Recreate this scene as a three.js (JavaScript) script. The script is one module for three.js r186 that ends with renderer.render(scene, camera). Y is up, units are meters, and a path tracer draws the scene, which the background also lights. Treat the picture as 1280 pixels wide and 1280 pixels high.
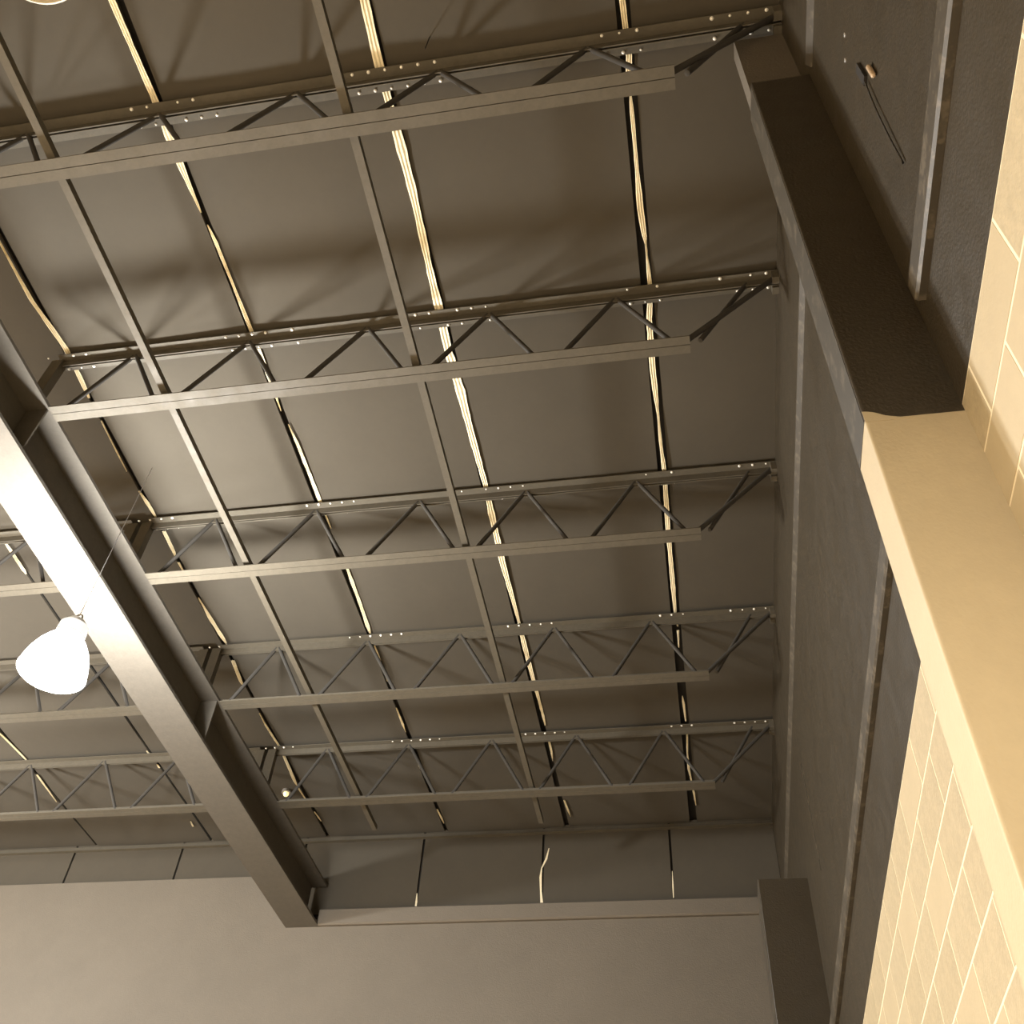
import * as THREE from 'three';
import { mergeGeometries } from 'three/addons/utils/BufferGeometryUtils.js';

// ---------------------------------------------------------------- camera, light, exposure
const EYE = 1.62;                                  // eye height above the hall floor
const scene = new THREE.Scene();
scene.background = new THREE.Color(0x000000);
const camera = new THREE.PerspectiveCamera(2 * Math.atan(640 / 1265) * 180 / Math.PI, 1, 0.05, 100);
camera.position.set(0, EYE, 0);
camera.rotation.set(47.524 * Math.PI / 180, 12.754 * Math.PI / 180, 4.463 * Math.PI / 180, 'YXZ');
const renderer = new THREE.WebGLRenderer({ antialias: true });
renderer.toneMapping = THREE.LinearToneMapping;
renderer.toneMappingExposure = 0.95;
renderer.shadowMap.enabled = true;
const LAMP_COOL = new THREE.Color(1.0, 0.99, 0.955), LAMP_WARM = new THREE.Color(1.0, 0.92, 0.77);
const LAMPS = [                                    // high bay lamps: x, y of the rim, z, candela, colour
  { p: [-3.750, 3.72, -4.300], i: 86, c: LAMP_COOL },   // the one in view
  { p: [-2.2, 4.2, -0.655], i: 0 },                    // dead lamp, its rim just enters the picture
  { p: [-4.28, 4.14, 2.9], i: 125, c: LAMP_WARM },
  { p: [-1.3, 4.14, 4.7], i: 330, c: LAMP_WARM },
  { p: [-9.2, 4.14, -0.6], i: 800, c: LAMP_WARM },
  { p: [-8.1, 3.72, -5.6], i: 120, c: LAMP_COOL },    // added unseen lamp that brightens the left bay, past the left edge
];

// ---------------------------------------------------------------- helpers
let seed = 7;
const rnd = () => { seed = (seed * 1664525 + 1013904223) >>> 0; return seed / 4294967296; };
const used = {};
const numbered = n => { const k = used[n] = (used[n] ?? -1) + 1; return k ? `${n}_${String(k).padStart(3, '0')}` : n; };
function uvBox(g) {                                // uv in metres, from the way each face points
  g = g.index ? g.toNonIndexed() : g;
  const p = g.attributes.position, n = g.attributes.normal, uv = new Float32Array(p.count * 2);
  for (let i = 0; i < p.count; i++) {
    const ax = Math.abs(n.getX(i)), ay = Math.abs(n.getY(i)), az = Math.abs(n.getZ(i));
    const [u, v] = ax >= ay && ax >= az ? [p.getZ(i), p.getY(i)] : ay >= az ? [p.getX(i), p.getZ(i)] : [p.getX(i), p.getY(i)];
    uv[2 * i] = u; uv[2 * i + 1] = v;
  }
  g.setAttribute('uv', new THREE.BufferAttribute(uv, 2));
  return g;
}
const box = (x0, x1, y0, y1, z0, z1) => {
  const g = new THREE.BoxGeometry(Math.abs(x1 - x0), Math.abs(y1 - y0), Math.abs(z1 - z0));
  g.translate((x0 + x1) / 2, (y0 + y1) / 2, (z0 + z1) / 2);
  return uvBox(g);
};
const join = list => list.length > 1 ? mergeGeometries(list.map(g => (g.index ? g.toNonIndexed() : g))) : list[0];
function profileZ(pts, z0, z1) {                   // a profile in x and y drawn out along z
  const s = new THREE.Shape(pts.map(([x, y]) => new THREE.Vector2(x, y)));
  const g = new THREE.ExtrudeGeometry(s, { depth: z1 - z0, bevelEnabled: false, steps: 1 });
  g.translate(0, 0, z0);
  return uvBox(g);
}
function profileX(pts, x0, x1) {                   // a profile in z and y drawn out along x
  const s = new THREE.Shape(pts.map(([z, y]) => new THREE.Vector2(-z, y)));
  const g = new THREE.ExtrudeGeometry(s, { depth: x1 - x0, bevelEnabled: false, steps: 1 });
  g.rotateY(Math.PI / 2); g.translate(x0, 0, 0);
  return uvBox(g);
}
function bar(a, b, r, seg = 8) {                   // a round bar from a to b
  const A = new THREE.Vector3(...a), B = new THREE.Vector3(...b), d = B.clone().sub(A);
  const g = new THREE.CylinderGeometry(r, r, d.length(), seg, 1);
  g.applyQuaternion(new THREE.Quaternion().setFromUnitVectors(new THREE.Vector3(0, 1, 0), d.normalize()));
  g.translate((A.x + B.x) / 2, (A.y + B.y) / 2, (A.z + B.z) / 2);
  return g;
}
function part(name, g, m, parent) {
  const o = new THREE.Mesh(g, m); o.name = name; o.castShadow = o.receiveShadow = true; parent.add(o); return o;
}
function thing(name, label, category, pos = [0, 0, 0], group) {
  const o = new THREE.Group(); o.name = numbered(name); o.position.set(...pos); scene.add(o);
  o.userData = { label, category }; if (group) o.userData.group = group;
  return o;
}
function structure(name, g, m, label, category) {
  const o = g ? new THREE.Mesh(g, m) : new THREE.Group();
  o.name = name; o.castShadow = o.receiveShadow = true; o.userData = { kind: 'structure', label, category }; scene.add(o); return o;
}

// ---------------------------------------------------------------- procedural materials
function noiseField(n, cells, octaves, s) {        // tiling value noise, 0 to 1
  let st = s; const r = () => { st = (st * 1664525 + 1013904223) >>> 0; return st / 4294967296; };
  const out = new Float32Array(n * n); let amp = 1, tot = 0;
  for (let o = 0; o < octaves; o++, cells *= 2, amp *= 0.55) {
    const lat = Float32Array.from({ length: cells * cells }, r); tot += amp;
    for (let y = 0; y < n; y++) for (let x = 0; x < n; x++) {
      const fx = x / n * cells, fy = y / n * cells, x0 = Math.floor(fx), y0 = Math.floor(fy);
      let u = fx - x0, v = fy - y0; u = u * u * (3 - 2 * u); v = v * v * (3 - 2 * v);
      const at = (i, j) => lat[(j % cells) * cells + (i % cells)];
      out[y * n + x] += amp * ((at(x0, y0) * (1 - u) + at(x0 + 1, y0) * u) * (1 - v) + (at(x0, y0 + 1) * (1 - u) + at(x0 + 1, y0 + 1) * u) * v);
    }
  }
  return out.map(v => v / tot);
}
function texture(n, metres, fn, srgb) {
  const d = new Uint8Array(n * n * 4);
  for (let i = 0; i < n * n; i++) { const c = fn(i); for (let k = 0; k < 3; k++) d[4 * i + k] = Math.max(0, Math.min(255, c[k] * 255)); d[4 * i + 3] = 255; }
  const t = new THREE.DataTexture(d, n, n); t.wrapS = t.wrapT = THREE.RepeatWrapping; t.magFilter = THREE.LinearFilter; t.minFilter = THREE.LinearMipmapLinearFilter; t.generateMipmaps = true;
  if (srgb) t.colorSpace = THREE.SRGBColorSpace;
  t.repeat.set(1 / metres, 1 / metres); t.needsUpdate = true; return t;
}
const N = 512, coarse = noiseField(N, 4, 5, 11), fine = noiseField(N, 64, 3, 23), mid = noiseField(N, 16, 4, 37);
const tint = (lo, hi, f) => texture(N, f.m, i => { const t = f.v(i), v = lo + (hi - lo) * t; return [v, v, v]; }, true);
const mottle = tint(0.88, 1.0, { m: 2.3, v: i => 0.55 * coarse[i] + 0.25 * mid[i] + 0.2 * fine[i] });
const mottleFine = tint(0.85, 1.0, { m: 0.7, v: i => 0.5 * mid[i] + 0.5 * fine[i] });
const worn = texture(N, 0.9, i => { const s = Math.max(0, mid[i] * 0.6 + fine[i] * 0.4 - 0.52) * 5, v = Math.min(1, 0.72 + s * 0.4); return [v, v, v]; }, true);
const grain = texture(N, 0.5, i => [fine[i], fine[i], fine[i]]);
const lumps = texture(N, 1.1, i => { const v = 0.6 * mid[i] + 0.4 * coarse[i]; return [v, v, v]; });
const roughMap = texture(N, 1.3, i => { const v = 0.75 + 0.25 * mid[i]; return [v, v, v]; });
const lin = (r, g, b) => new THREE.Color().setRGB(r, g, b);
const std = o => new THREE.MeshStandardMaterial({ side: THREE.DoubleSide, ...o });
const M = {
  panel: std({ color: lin(0.063, 0.053, 0.038), roughness: 0.95, map: mottle, bumpMap: lumps, bumpScale: 0.0015 }),
  deck: std({ color: lin(0.012, 0.010, 0.008), roughness: 0.95 }),
  steel: std({ color: lin(0.088, 0.075, 0.053), roughness: 0.85, map: mottleFine, roughnessMap: roughMap }),
  rod: std({ color: lin(0.035, 0.031, 0.026), roughness: 0.85 }),
  girder: std({ color: lin(0.095, 0.083, 0.066), roughness: 0.8, map: mottleFine }),
  strip: std({ color: lin(0.90, 0.80, 0.57), roughness: 0.7, map: mottleFine, bumpMap: grain, bumpScale: 0.002 }),
  bolt: std({ color: lin(0.85, 0.83, 0.78), roughness: 0.35, metalness: 0.2 }),
  blackPaint: std({ color: lin(0.040, 0.031, 0.019), roughness: 0.5, map: mottle, roughnessMap: roughMap, bumpMap: grain, bumpScale: 0.0015 }),
  wornBlack: std({ color: lin(0.10, 0.083, 0.060), roughness: 0.5, map: worn }),
  scuffSheen: std({ color: lin(0.085, 0.072, 0.053), roughness: 0.45, map: worn }),  // scuffs, plus the sheen of this side put into a lighter base colour
  beige: std({ color: lin(0.475, 0.39, 0.252), roughness: 0.6, map: mottle, bumpMap: grain, bumpScale: 0.0005 }),
  beige2: std({ color: lin(0.46, 0.378, 0.243), roughness: 0.55, map: mottleFine, bumpMap: grain, bumpScale: 0.0012 }),
  beige3: std({ color: lin(0.485, 0.402, 0.264), roughness: 0.5, map: mottleFine, bumpMap: grain, bumpScale: 0.0012 }),
  mortar: std({ color: lin(0.72, 0.63, 0.45), roughness: 0.7, bumpMap: grain, bumpScale: 0.001 }),
  taupe: std({ color: lin(0.13, 0.11, 0.085), roughness: 0.7, map: mottle, bumpMap: grain, bumpScale: 0.0015 }),
  floor: std({ color: lin(0.50, 0.41, 0.30), roughness: 0.4, map: mottle }),
  plain: std({ color: lin(0.62, 0.50, 0.32), roughness: 0.7, map: mottle }),
  shadeOff: std({ color: lin(0.55, 0.50, 0.40), roughness: 0.35 }),
  housing: std({ color: lin(0.30, 0.29, 0.28), roughness: 0.45, metalness: 0.4 }),
  shadeLit: std({ color: lin(0.9, 0.9, 0.9), roughness: 0.4, emissive: 0xffffff, emissiveIntensity: 3 }),
  shadeLitWarm: std({ color: lin(0.9, 0.9, 0.9), roughness: 0.4, emissive: 0xffe6c0, emissiveIntensity: 3 }),
  glowDot: std({ color: lin(0.9, 0.82, 0.62), roughness: 0.15, emissive: 0xffe2a0, emissiveIntensity: 1.2 }),
  dark: std({ color: lin(0.015, 0.012, 0.010), roughness: 0.8 }),
  pink: std({ color: lin(0.42, 0.31, 0.21), roughness: 0.5 }),
};

// ---------------------------------------------------------------- the hall
const H = y => y + EYE;                            // heights below are measured from the eye
const WR = 0.8, CEIL = 5.66, FAR = -9.55, LEFT = -13, BACK = 12, PAINT = 2.235;
structure('floor', box(LEFT - .2, WR + .4, -0.2, 0, FAR - .3, BACK + .3), M.floor, 'warm tan floor of the hall', 'floor');

// right wall: painted block below, black above
const wr = structure('wall_right', null, null, 'block wall painted beige below and black above', 'wall');
part('black_paint', box(WR, WR + .3, H(PAINT), H(CEIL + .3), FAR - .3, BACK + .3), M.blackPaint, wr);
const BL = 0.4064, BH = 0.2032, J = 0.009;
const zB0 = -8.13, nZ = 21, rows = 7;              // the stretch of courses that is in view
part('mortar_bed', box(WR + .0006, WR + .3, H(PAINT - rows * BH), H(PAINT), FAR - .3, BACK + .3), M.mortar, wr);
part('lower_wall', box(WR, WR + .3, 0, H(PAINT - rows * BH), FAR - .3, BACK + .3), M.plain, wr);
part('rear_wall_stretch', box(WR, WR + .02, H(PAINT - rows * BH), H(PAINT), zB0 + nZ * BL, BACK), M.beige, wr);
part('far_wall_stretch', box(WR, WR + .02, H(PAINT - rows * BH), H(PAINT), FAR, zB0 - BL / 2), M.beige, wr);
function blockGeo(len) {                           // face at x = 0, slightly rounded off towards the joints
  const a = (len - J) / 2, b = (BH - J) / 2, e = 0.001, d = 0.004;
  const f = [[0, -b + e, -a + e], [0, -b + e, a - e], [0, b - e, a - e], [0, b - e, -a + e]], r = [[d, -b, -a], [d, -b, a], [d, b, a], [d, b, -a]];
  const pos = []; const quad = (p, q, s, t) => pos.push(...p, ...q, ...s, ...p, ...s, ...t);
  quad(f[0], f[1], f[2], f[3]);
  for (let i = 0; i < 4; i++) { const k = (i + 1) % 4; quad(f[k], f[i], r[i], r[k]); }
  const g = new THREE.BufferGeometry(); g.setAttribute('position', new THREE.Float32BufferAttribute(pos, 3)); g.computeVertexNormals();
  return uvBox(g);
}
const blockFull = blockGeo(BL), blockHalf = blockGeo(BL / 2), blockMats = [M.beige, M.beige2, M.beige3];
for (let r = 0; r < rows; r++) {
  const y = H(PAINT - (r + .5) * BH), off = r % 2 ? -BL / 2 : 0;
  for (let k = 0; k < nZ; k++) {
    const o = part('block', blockFull, blockMats[Math.floor(rnd() * 3)], wr);
    o.position.set(WR - rnd() * .0006, y, zB0 + off + (k + .5) * BL);
  }
  if (off) { const o = part('block', blockHalf, M.beige, wr); o.position.set(WR, y, zB0 + (nZ - .25) * BL); }
  else { const o = part('block', blockHalf, M.beige, wr); o.position.set(WR, y, zB0 - BL / 4); }
}

// far wall: lower wall, panelled top, cap beam between them
const wf = structure('wall_far', null, null, 'dark taupe end wall under the black panelling', 'wall');
part('lower_wall', box(-4.16, WR, 0, H(4.70), FAR - .3, FAR + .05), M.taupe, wf);
part('lower_wall', box(LEFT, -4.16, 0, H(5.19), FAR - .3, FAR + .05), M.taupe, wf);
part('core', box(LEFT, WR, H(4.6), H(CEIL + .3), FAR - .3, FAR - .03), M.deck, wf);
const capG = profileX([[FAR - .02, 4.62], [FAR + .085, 4.62], [FAR + .1, 4.635], [FAR + .1, 4.775], [FAR + .085, 4.79], [FAR - .02, 4.79]].map(([z, y]) => [z, H(y)]), -3.82, 0.80);
part('cap_beam', capG, M.taupe, wf);
const wallSeams = [0.81, -0.243, -1.55, -2.84, -4.16, -5.6, -6.9, -8.2, -13];
for (let k = 0; k + 1 < wallSeams.length; k++) {
  const lo = k >= 4 ? 5.19 : 4.78;
  part('wall_panel', box(wallSeams[k + 1] + .012, wallSeams[k] - .012, H(lo), H(CEIL + .02), FAR - .03, FAR), M.panel, wf);
}
part('wall_angle', profileX([[FAR, 5.58], [FAR + .05, 5.58], [FAR + .05, 5.587], [FAR + .007, 5.587], [FAR + .007, 5.64], [FAR, 5.64]].map(([z, y]) => [z, H(y)]), -13, 0.8), M.steel, wf);
structure('wall_left', box(LEFT - .2, LEFT, 0, H(CEIL + .3), FAR - .3, BACK + .3), M.plain, 'beige left wall of the hall', 'wall');
structure('wall_back', box(LEFT, WR + .3, 0, H(CEIL + .3), BACK, BACK + .3), M.plain, 'beige rear wall of the hall', 'wall');

// ceiling: black faced panels with open seams, pale strips hanging in the seams
const ceil = structure('ceiling', null, null, 'black faced ceiling panels with pale open seams', 'ceiling');
part('deck', box(LEFT, WR, H(CEIL + .05), H(CEIL + .25), FAR - .3, BACK + .3), M.deck, ceil);
const seamX = [0.01, -1.305, -2.605, -3.93, -5.28, -6.66, -8.0, -9.3, -10.6, -11.9];
const gap = [0.075, 0.05, 0.04, 0.035, 0.03, 0.03, 0.03, 0.03, 0.03, 0.03];
function panelGeo(x0, x1, k) {                     // a long slack panel, a few millimetres of sag between the joists
  const g = new THREE.BoxGeometry(1, .02, 1, 6, 1, 60), p = g.attributes.position;
  for (let i = 0; i < p.count; i++) {
    const u = p.getX(i) + .5, v = p.getZ(i) + .5, x = x0 + (x1 - x0) * u, z = FAR + (BACK - FAR) * v;
    const sag = .012 * Math.sin(Math.PI * u) * (0.6 + 0.4 * Math.sin(z * 4.13 + k)) + .004 * Math.sin(z * 1.7 + k * 2.1 + u * 3);
    p.setXYZ(i, x, H(CEIL + .01) + p.getY(i) - sag, z);
  }
  g.computeVertexNormals();
  const uv = g.attributes.uv; for (let i = 0; i < p.count; i++) uv.setXY(i, p.getX(i) + k * .37, p.getZ(i) + k * .61);
  return g;
}
const edges = [WR, ...seamX, LEFT];
for (let k = 0; k + 1 < edges.length; k++) {
  const a = edges[k] - (k ? gap[k - 1] / 2 : 0), b = edges[k + 1] + (k + 2 < edges.length ? gap[k] / 2 : 0);
  part('ceiling_panel', panelGeo(b, a, k), M.panel, ceil);
}
// z, x offset, width of the pale strip along each seam; a null ends one strip and starts the next
const SEAMS = [
  [[-0.6, .02, .03], [-1.59, .0, .03], [-1.87, .01, .032], [-1.96, .0, .028], [-2.03, .0, .012], null, [-2.08, .0, .012], [-2.17, .0, .022], [-2.5, .0, .02], [-2.75, .0, .04], [-2.92, .01, .028], [-2.98, .015, .01], [-3.05, .015, .012], [-3.28, .02, .03], [-3.5, -.005, .035], [-3.88, -.01, .042], [-4.1, -.005, .03], [-4.28, .0, .014], [-4.5, .0, .02], [-4.79, .01, .028], [-5.0, .005, .036], [-5.36, .0, .036], [-5.61, .0, .03], [-6.0, .0, .034], [-6.31, .0, .022], [-6.48, .01, .014], null, [-6.53, .01, .02], [-6.75, .005, .008], null, [-7.42, .0, .008], [-7.55, .005, .022], [-7.8, .01, .012], null, [-7.95, .015, .018], [-8.3, .0, .012], [-8.57, .0, .024], [-8.7, .01, .014], [-9.0, .03, .02], [-9.22, .04, .008]],
  [[-0.6, -.01, .05], [-1.39, -.01, .052], [-1.67, -.015, .05], [-1.93, -.01, .046], [-2.15, -.005, .06], [-2.46, .0, .048], [-2.93, -.01, .042], [-3.25, -.012, .056], [-3.58, -.02, .056], [-3.89, -.005, .062], [-4.26, .0, .046], [-4.75, .012, .036], [-5.04, .005, .05], [-5.55, .0, .046], [-6.0, .01, .034], [-6.27, .015, .022], [-6.4, .015, .034], [-6.53, .015, .042], [-7.0, .02, .034], [-7.31, .025, .028], [-7.6, .03, .024], [-7.74, .03, .012], null, [-7.86, .03, .024], [-8.15, .03, .022], [-8.32, .02, .006], null, [-9.02, .04, .016], [-9.2, .055, .02], [-9.33, .065, .006]],
  [[-0.6, -.03, .034], [-1.19, -.04, .038], [-1.42, -.03, .034], [-1.69, -.018, .042], [-1.92, -.02, .05], [-2.13, -.02, .04], [-2.3, -.015, .022], [-2.4, -.01, .008], null, [-2.48, .0, .008], [-2.6, .01, .024], [-2.87, .015, .018], [-3.1, .015, .026], [-3.23, .015, .03], [-3.48, .01, .032], [-3.7, .01, .022], [-3.9, .005, .006], null, [-4.02, .02, .006], [-4.2, .03, .022], [-4.5, .03, .026], [-4.76, .028, .032], [-4.9, .03, .016], [-5.05, .035, .006], null, [-5.48, .04, .02], [-5.65, .035, .03], [-5.9, .03, .026], [-6.2, .02, .034], [-6.29, .02, .014], null, [-6.42, .018, .012], [-6.72, .01, .024], [-6.95, .005, .006], null, [-7.35, -.012, .012], [-7.6, -.01, .022], [-7.72, -.01, .006], null, [-7.95, -.01, .02], [-8.3, -.006, .026], [-8.42, -.006, .006], null, [-9.08, .0, .016], [-9.25, .008, .024], [-9.36, .012, .008]],
  [[-2.2, -.03, .008], [-2.39, -.03, .014], [-2.6, -.03, .02], [-2.83, -.03, .03], [-3.05, .0, .036], [-3.21, .02, .04], [-3.35, .015, .03], [-3.48, .01, .038], [-3.62, .0, .016], null, [-3.82, .0, .01], [-4.1, -.012, .012], [-4.3, -.02, .006], null, [-4.5, -.01, .012], [-4.62, .005, .034], [-4.69, .01, .03], [-4.8, .015, .012], null, [-4.92, .02, .034], [-5.15, .01, .03], [-5.22, .0, .008], null, [-5.27, .0, .022], [-5.42, .0, .012], null, [-5.7, .004, .008], [-5.94, .01, .034], [-6.22, .03, .038], [-6.3, .035, .01], null, [-6.52, .01, .036], [-6.82, -.025, .034], [-6.9, -.025, .01], null, [-7.3, -.01, .008], [-7.5, -.01, .022], [-7.85, .008, .024], [-7.9, .008, .006], null, [-8.0, .0, .03], [-8.45, -.03, .034], [-8.52, -.03, .01], null, [-8.56, -.03, .018], [-8.86, -.01, .022], null, [-9.03, .005, .012], [-9.15, .015, .018], [-9.22, .02, .008]],
  [[-4.8, .01, .01], [-4.97, .01, .032], [-5.22, .0, .034], [-5.26, .0, .01], null, [-7.8, -.02, .012], [-7.88, -.02, .03], [-7.93, -.02, .01], null, [-8.04, -.01, .02], [-8.1, -.01, .02], null, [-9.12, -.08, .014], [-9.22, -.09, .02]],
  [[-6.9, -.03, .01], [-7.37, -.02, .024], [-7.7, .01, .028], [-7.92, .03, .02], null, [-8.1, .01, .024], [-8.4, -.01, .02], [-8.62, -.03, .008]],
];
function ribbon(pts, x0) {                         // a creased strip with three folds, hanging just under the panel faces
  const fold = [[-.5, 0], [-.3, .005], [-.12, -.001], [.1, .006], [.28, 0], [.5, .004]], pos = [], idx = [];
  const R = []; for (let i = 0; i + 1 < pts.length; i++) { const n = Math.max(2, Math.ceil(Math.abs(pts[i + 1][0] - pts[i][0]) / .06)); for (let k = 0; k < n; k++) { const t = k / n; R.push(pts[i].map((v, j) => v + (pts[i + 1][j] - v) * t)); } } R.push(pts[pts.length - 1]);
  R.forEach(([z, dx, w], i) => {
    const jw = w * (0.9 + 0.2 * rnd()), y = H(CEIL - .012 - .004 * Math.sin(z * 5.1 + x0));
    for (const [u, dy] of fold) pos.push(x0 + dx + u * jw + .0015 * (rnd() - .5), y - dy, z);
    for (const [u, dy] of fold) pos.push(x0 + dx + u * jw, y - dy + .004, z);
  });
  const m = fold.length, s = 2 * m;
  for (let i = 0; i + 1 < R.length; i++) {
    for (let k = 0; k + 1 < m; k++) {
      const a = i * s + k, b = a + s; idx.push(a, b, a + 1, a + 1, b, b + 1, a + m, a + m + 1, b + m, a + m + 1, b + m + 1, b + m);
    }
    for (const k of [0, m - 1]) { const a = i * s + k, b = a + s; idx.push(a, a + m, b, b, a + m, b + m); }
  }
  const g = new THREE.BufferGeometry(); g.setAttribute('position', new THREE.Float32BufferAttribute(pos, 3)); g.setIndex(idx);
  return uvBox((() => { const q = g.toNonIndexed(); q.computeVertexNormals(); return q; })());
}
SEAMS.forEach((list, k) => {
  let cur = [];
  for (const p of [...list, null]) { if (p) cur.push(p); else { if (cur.length > 1) part('seam_strip', ribbon(cur, seamX[k]), M.strip, ceil); cur = []; } }
});
// pale slits in the panelling of the far wall
function wallStrip(pts) {                          // x, y, width
  const pos = [], idx = []; pts.forEach(([x, y, w]) => pos.push(x - w / 2, H(y), FAR + .004, x + w / 2, H(y), FAR + .004, x - w / 2, H(y), FAR, x + w / 2, H(y), FAR));
  for (let i = 0; i + 1 < pts.length; i++) { const a = 4 * i, b = a + 4; idx.push(a, b, a + 1, a + 1, b, b + 1, a, a + 2, b, b, a + 2, b + 2, a + 1, b + 1, a + 3, b + 1, b + 3, a + 3); }
  const g = new THREE.BufferGeometry(); g.setAttribute('position', new THREE.Float32BufferAttribute(pos, 3)); g.setIndex(idx);
  const q = g.toNonIndexed(); q.computeVertexNormals(); return uvBox(q);
}
part('seam_strip', wallStrip([[-1.49, 5.42, .006], [-1.515, 5.3, .022], [-1.56, 5.2, .012], [-1.568, 5.1, .024], [-1.56, 4.95, .018], [-1.545, 4.8, .03]]), M.strip, wf);
part('seam_strip', wallStrip([[-2.845, 4.97, .006], [-2.84, 4.88, .02], [-2.84, 4.79, .018]]), M.strip, wf);
part('seam_strip', wallStrip([[-0.24, 5.12, .004], [-0.243, 4.98, .014], [-0.245, 4.84, .01]]), M.strip, wf);

// ---------------------------------------------------------------- girder
const gx = -3.99, g0 = 4.62, g1 = 5.08, fw = .175, ft = .025;
const girder = thing('steel_girder', 'wide black steel girder running lengthwise under the joists beside the hanging lamp', 'girder', [gx, H(g0), 0]);
part('bottom_flange', box(-fw, fw, 0, ft, FAR + .04, BACK), M.girder, girder);
part('web', box(-.009, .009, ft, g1 - g0 - ft, FAR + .04, BACK), M.girder, girder);
part('top_flange', box(-fw, fw, g1 - g0 - ft, g1 - g0, FAR + .04, BACK), M.girder, girder);
for (const z of [-3.295, -6.34, -0.26, 2.78]) for (const s of [-1, 1]) part('stiffener', box(s * .012, s * (fw - .015), ft, g1 - g0 - ft, z - .006, z + .006), M.girder, girder);

// ---------------------------------------------------------------- bar joists
const JB = 5.0, JT = 5.61;                         // underside of the bottom chord, level of the top chord flange
const angleBottom = s => [[s * .002, JB], [s * .058, JB], [s * .058, JB + .007], [s * .012, JB + .007], [s * .012, JB + .052], [s * .002, JB + .052]];
const angleTop = s => [[s * .005, JT + .007], [s * .064, JT + .007], [s * .064, JT], [s * .012, JT], [s * .012, JT - .055], [s * .005, JT - .055]];
const boltGeo = new THREE.SphereGeometry(.0105, 8, 4, 0, Math.PI * 2, Math.PI / 2, Math.PI / 2);
const diagonal = (a, b) => bar([a[0], a[1], 0], [b[0], b[1], 0], .0155, 8);
function joist(z, label, group, left) {
  const t = thing('bar_joist', label, 'joist', [0, EYE, z], group);
  const [x0, x1] = left ? [-12.8, -4.1] : [-3.96, 0.83];
  const [b0, b1] = left ? [-12.6, -4.2] : [-3.78, 0.225];
  for (const s of [-1, 1]) {
    part('bottom_chord', profileX(angleBottom(s), b0, b1), M.steel, t);
    part('top_chord', profileX(angleTop(s), x0, x1), M.steel, t);
  }
  const top = left ? [-4.95, -5.76, -6.57, -7.38, -8.19, -9.0, -9.81, -10.62, -11.43] : [0.62, -0.19, -0.995, -1.8, -2.61, -3.42];
  top.forEach((x, i) => {
    const last = i === top.length - 1;
    if (left || i) part('web_bar', diagonal([x + .01, JT - .02], [x + .325, JB + .03]), M.rod, t);
    if (!last || left) part('web_bar', diagonal([x - .01, JT - .02], [x - .335, JB + .03]), M.rod, t);
    else part('web_bar', diagonal([x - .01, JT - .02], [x - .30, JB + .03]), M.rod, t);
  });
  if (!left) {
    part('end_bar', bar([0.21, JB + .015, .02], [0.79, JT - .005, .02], .017), M.rod, t);
    part('bearing_seat', join([box(.76, .86, JT - .075, JT, -.06, -.012), box(.76, .86, JT - .075, JT, .012, .06)]), M.steel, t);
    part('bearing_post', box(-4.02, -3.94, g1, JT, -.03, .03), M.steel, t);
    for (const [sx, n] of [[0.64, 5], [-0.02, 3], [-1.24, 6], [-2.53, 6], [-3.9, 4]]) for (let k = 0; k < n; k++) for (const s of [-1, 1]) {
      if (rnd() < .1) continue;
      const o = part('bolt_head', boltGeo, M.bolt, t); o.position.set(sx + (k - (n - 1) / 2) * .092 + (s > 0 ? 0 : .012), JT, s * .05);
      o.scale.setScalar(.6 + .5 * rnd());
    }
  } else part('bearing_post', box(-4.14, -4.06, g1, JT, -.03, .03), M.steel, t);
  return t;
}
const JZ = [-1.785, -3.297, -4.812, -6.335, -7.86];
const jl = ['black open web joist ending above the wall pier with the paint step', 'black open web joist, second from the pier with the paint step', 'black open web joist third from the pier with the paint step, middle of five', 'black open web joist, second from the panelled end wall', 'black open web joist next to the panelled end wall'];
JZ.forEach((z, k) => joist(z, jl[k], 'joists between girder and block wall', false));
JZ.forEach((z, k) => { if (k > 1) joist(z, ['', '', 'black open web joist across the girder, over the hanging lamp', 'black open web joist across the girder, second from the end wall', 'black open web joist across the girder, next to the end wall'][k], 'joists across the girder', true); });

// horizontal bridging angles lying on the bottom chords
for (const [x, label] of [[-1.40, 'slim black bridging angle crossing the joists midway between girder and wall'], [-3.02, 'slim black bridging angle crossing the joists close to the girder']]) {
  const t = thing('bridging_angle', label, 'bridging', [x, H(JB + .0535), 0], 'bridging angles on the bottom chords');
  part('flange', box(-.022, .022, 0, .005, -8.45, 4), M.steel, t);
  part('leg', box(.017, .022, .005, .045, -8.45, 4), M.steel, t);
}
const wire = thing('tie_wire', 'short dark wire hanging from a ceiling panel beside the joist above the pier', 'wire', [-1.02, H(CEIL - .19), -1.62]);
part('strand', bar([0, 0, 0], [0.004, .19, 0], .003, 6), M.dark, wire);

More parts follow.
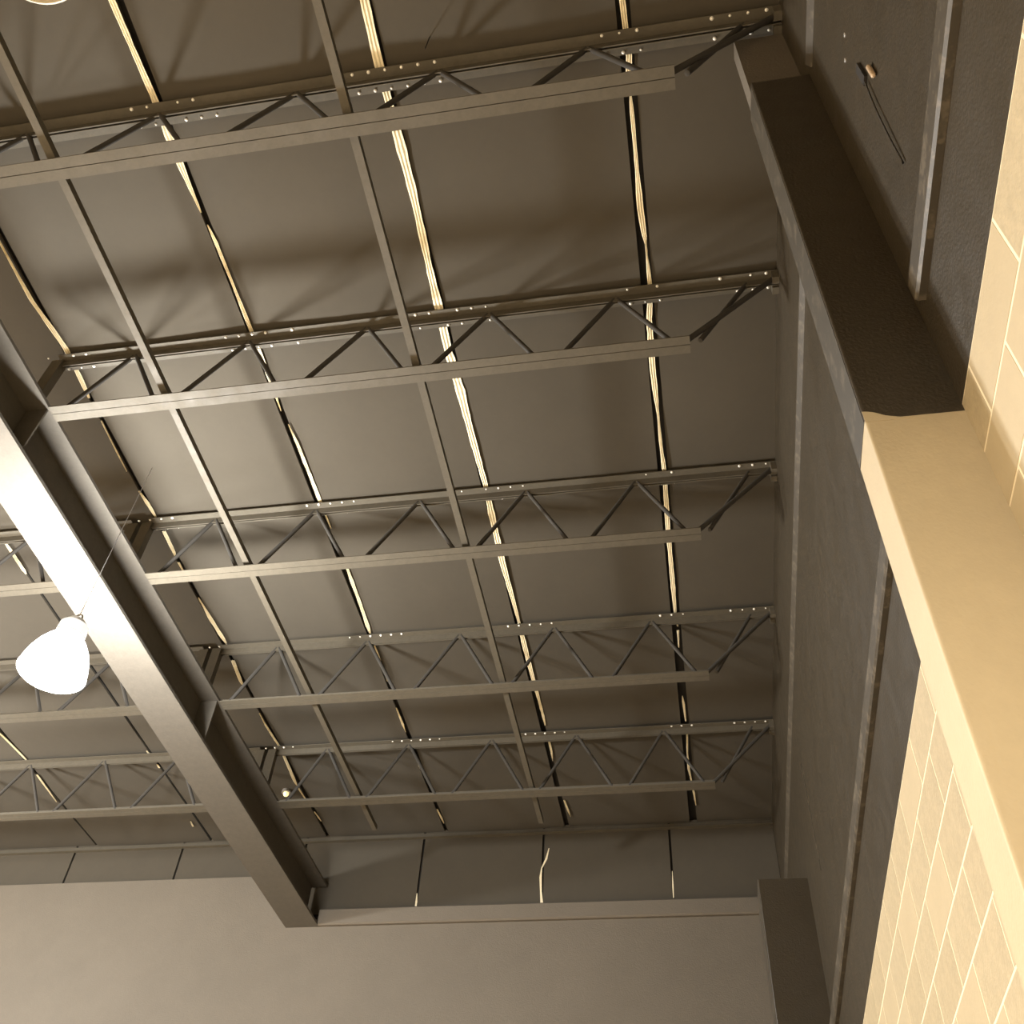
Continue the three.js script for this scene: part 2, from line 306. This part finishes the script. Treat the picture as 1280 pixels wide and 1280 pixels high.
// ---------------------------------------------------------------- piers of the right wall
function pier(label, x0, z0, z1, top, splay) {
  const t = thing('wall_pier', label, 'pier', [x0, 0, z1], 'piers of the block wall');
  const w = WR - x0, d = z1 - z0, r = .008, s = new THREE.Shape();   // plan, y towards the end wall
  s.moveTo(r, 0);
  if (splay) { s.lineTo(.12, 0); s.lineTo(.222, -.03); s.lineTo(w, -.06); } else s.lineTo(w, 0);
  s.lineTo(w, d); s.lineTo(r, d); s.quadraticCurveTo(0, d, 0, d - r); s.lineTo(0, r); s.quadraticCurveTo(0, 0, r, 0);
  const make = (y0, y1) => { const g = new THREE.ExtrudeGeometry(s, { depth: y1 - y0, bevelEnabled: false, curveSegments: 4 }); g.rotateX(-Math.PI / 2); g.translate(0, y0, 0); return uvBox(g); };
  part('beige_part', make(0, H(PAINT - .03)), M.beige, t);
  part('black_part', make(H(PAINT - .03), H(top)), M.blackPaint, t);
  part('scuffed_sheen_face', box(-.0015, 0, H(PAINT - .03), H(top), -d + r, -r), M.scuffSheen, t);
  return t;
}
const pier1 = pier('beige and black painted pier with the ragged paint step, standing out of the block wall', 0.545, -1.93, -1.752, 4.7, false);
const lap = new THREE.Shape(); lap.moveTo(0, -.01); lap.lineTo(.13, -.01); lap.quadraticCurveTo(.06, .004, .045, .018); lap.quadraticCurveTo(.025, .034, 0, .036);
part('paint_overlap', uvBox(new THREE.ExtrudeGeometry(lap, { depth: .001, bevelEnabled: false }).translate(0, H(PAINT - .03), 0)), M.beige, pier1);
part('bearing_block', box(.012, WR - .545, H(4.7), H(5.53), -.176, -.085), M.taupe, pier1);
pier('short black pier on the block wall near the panelled end wall', 0.44, -7.6, -7.25, 3.8, false);

// ---------------------------------------------------------------- rails and fittings on the black part of the right wall
for (const [n, z0, z1, label] of [['trim_1', -1.68, 8, 'flat worn black rail on the wall stopping at the painted pier'], ['trim_2', -7.25, -1.93, 'flat worn black rail on the wall between the two piers']])
  structure(n, profileZ([[WR, 2.645], [.778, 2.645], [.77, 2.655], [.77, 2.742], [.776, 2.75], [WR, 2.75]].map(([x, y]) => [x, H(y)]), z0, z1), M.wornBlack, label, 'wall rail');
for (const [n, z0, z1, label] of [['trim_3', -1.70, 8, 'thin worn black edge strip high on the wall before the painted pier'], ['trim_4', FAR + .1, -1.93, 'thin worn black edge strip high on the wall towards the end wall']])
  structure(n, profileZ([[WR, 4.635], [.778, 4.68], [.778, 4.695], [WR, 4.695]].map(([x, y]) => [x, H(y)]), z0, z1), M.wornBlack, label, 'edge strip');
for (const z of [-6.39]) part('joint_cover', box(WR - .004, WR, H(3.4), H(4.2), z - .006, z + .006), M.wornBlack, wr);
const plate = thing('cable_outlet', 'small dark outlet with a thin cable on the black wall beside the painted pier', 'outlet', [WR, H(3.62), -1.38]);
part('box', box(-.012, .0, -.05, .08, -.016, .016), M.dark, plate);
part('cable', new THREE.TubeGeometry(new THREE.CatmullRomCurve3([[-.01, -.06, 0], [-.012, -.2, -.015], [-.012, -.42, -.03], [-.008, -.62, -.04]].map(p => new THREE.Vector3(...p))), 16, .0035, 6), M.blackPaint, plate);
const stub = thing('wall_peg', 'small pale pinkish peg on the black wall next to the outlet', 'peg', [WR, H(3.48), -1.316]);
part('peg', new THREE.CapsuleGeometry(.009, .075, 4, 8).translate(-.011, 0, 0), M.pink, stub);
for (const [x, y, what] of [[3.98, -1.36, 'upper'], [3.95, -1.44, 'lower']]) { const t = thing('screw_head', `small pale screw head on the black wall, the ${what} of two above the outlet`, 'screw', [WR, H(x), y], 'screws on the black wall'); part('head', new THREE.SphereGeometry(.010, 8, 6).scale(.4, 1, 1), M.housing, t); }

// ---------------------------------------------------------------- lamps
function highBay(p, cd, color, label, hang) {
  const t = thing('high_bay_lamp', label, 'lamp', [p[0], H(p[1]), p[2]], 'high bay lamps');
  t.scale.setScalar(.9);
  const lit = cd > 0, m = lit ? (color === LAMP_COOL ? M.shadeLit : M.shadeLitWarm) : M.shadeOff;
  const prof = [[.225, 0], [.232, .004], [.228, .012], [.222, .06], [.205, .13], [.178, .20], [.14, .265], [.105, .31], [.1, .315], [.098, .31], [.134, .26], [.172, .196], [.199, .127], [.215, .06], [.22, .012], [.225, 0]].map(q => new THREE.Vector2(...q));
  const shade = part('shade', new THREE.LatheGeometry(prof, 40), m, t);
  part('bulb', new THREE.SphereGeometry(.06, 20, 14).scale(1, 1.6, 1).translate(0, .17, 0), m, t);
  part('housing', join([new THREE.CylinderGeometry(.1, .105, .1, 24).translate(0, .365, 0), new THREE.CylinderGeometry(.06, .1, .05, 24).translate(0, .44, 0)]), M.housing, t);
  part('hook', new THREE.TorusGeometry(.03, .007, 8, 20).translate(0, .495, 0), M.housing, t);
  part('hanger', bar([0, .525, 0], [0, (hang - p[1]) / .9, 0], .0028), M.housing, t);
  if (lit) {
    const up = color === LAMP_COOL;                // the lamp in view and the added one glow all round, the others throw their light down
    const l = up ? new THREE.PointLight(color, cd) : new THREE.SpotLight(color, cd, 0, 1.45, 0.45);
    l.position.set(0, up ? .15 : -.03, 0); l.castShadow = true; l.shadow.radius = 11; t.add(l);
    if (!up) { l.target.position.set(0, -3, 0); t.add(l.target); }
  }
  return t;
}
LAMPS.forEach((l, k) => highBay(l.p, l.i, l.c, ['glowing white high bay lamp hanging beside the girder', 'unlit high bay lamp whose rim shows above the joist over the pier', 'warm high bay lamp over the rear of the hall by the girder', 'warm high bay lamp near the block wall at the rear', 'warm high bay lamp deep in the hall beyond the girder', 'added unseen white high bay lamp that brightens the bay across the girder'][k], CEIL));
const glowDot = thing('glowing_dot', 'small round glowing dot on the ceiling near the girder and end wall', 'lamp', [-4.1, H(CEIL - .01), -8.62]);
part('base', new THREE.CylinderGeometry(.045, .05, .03, 20).translate(0, -.01, 0), M.housing, glowDot);
part('dot_lens', new THREE.SphereGeometry(.03, 16, 10).translate(0, -.035, 0), M.glowDot, glowDot);  // bright dot, its glow put into the material with no light inside

renderer.render(scene, camera);
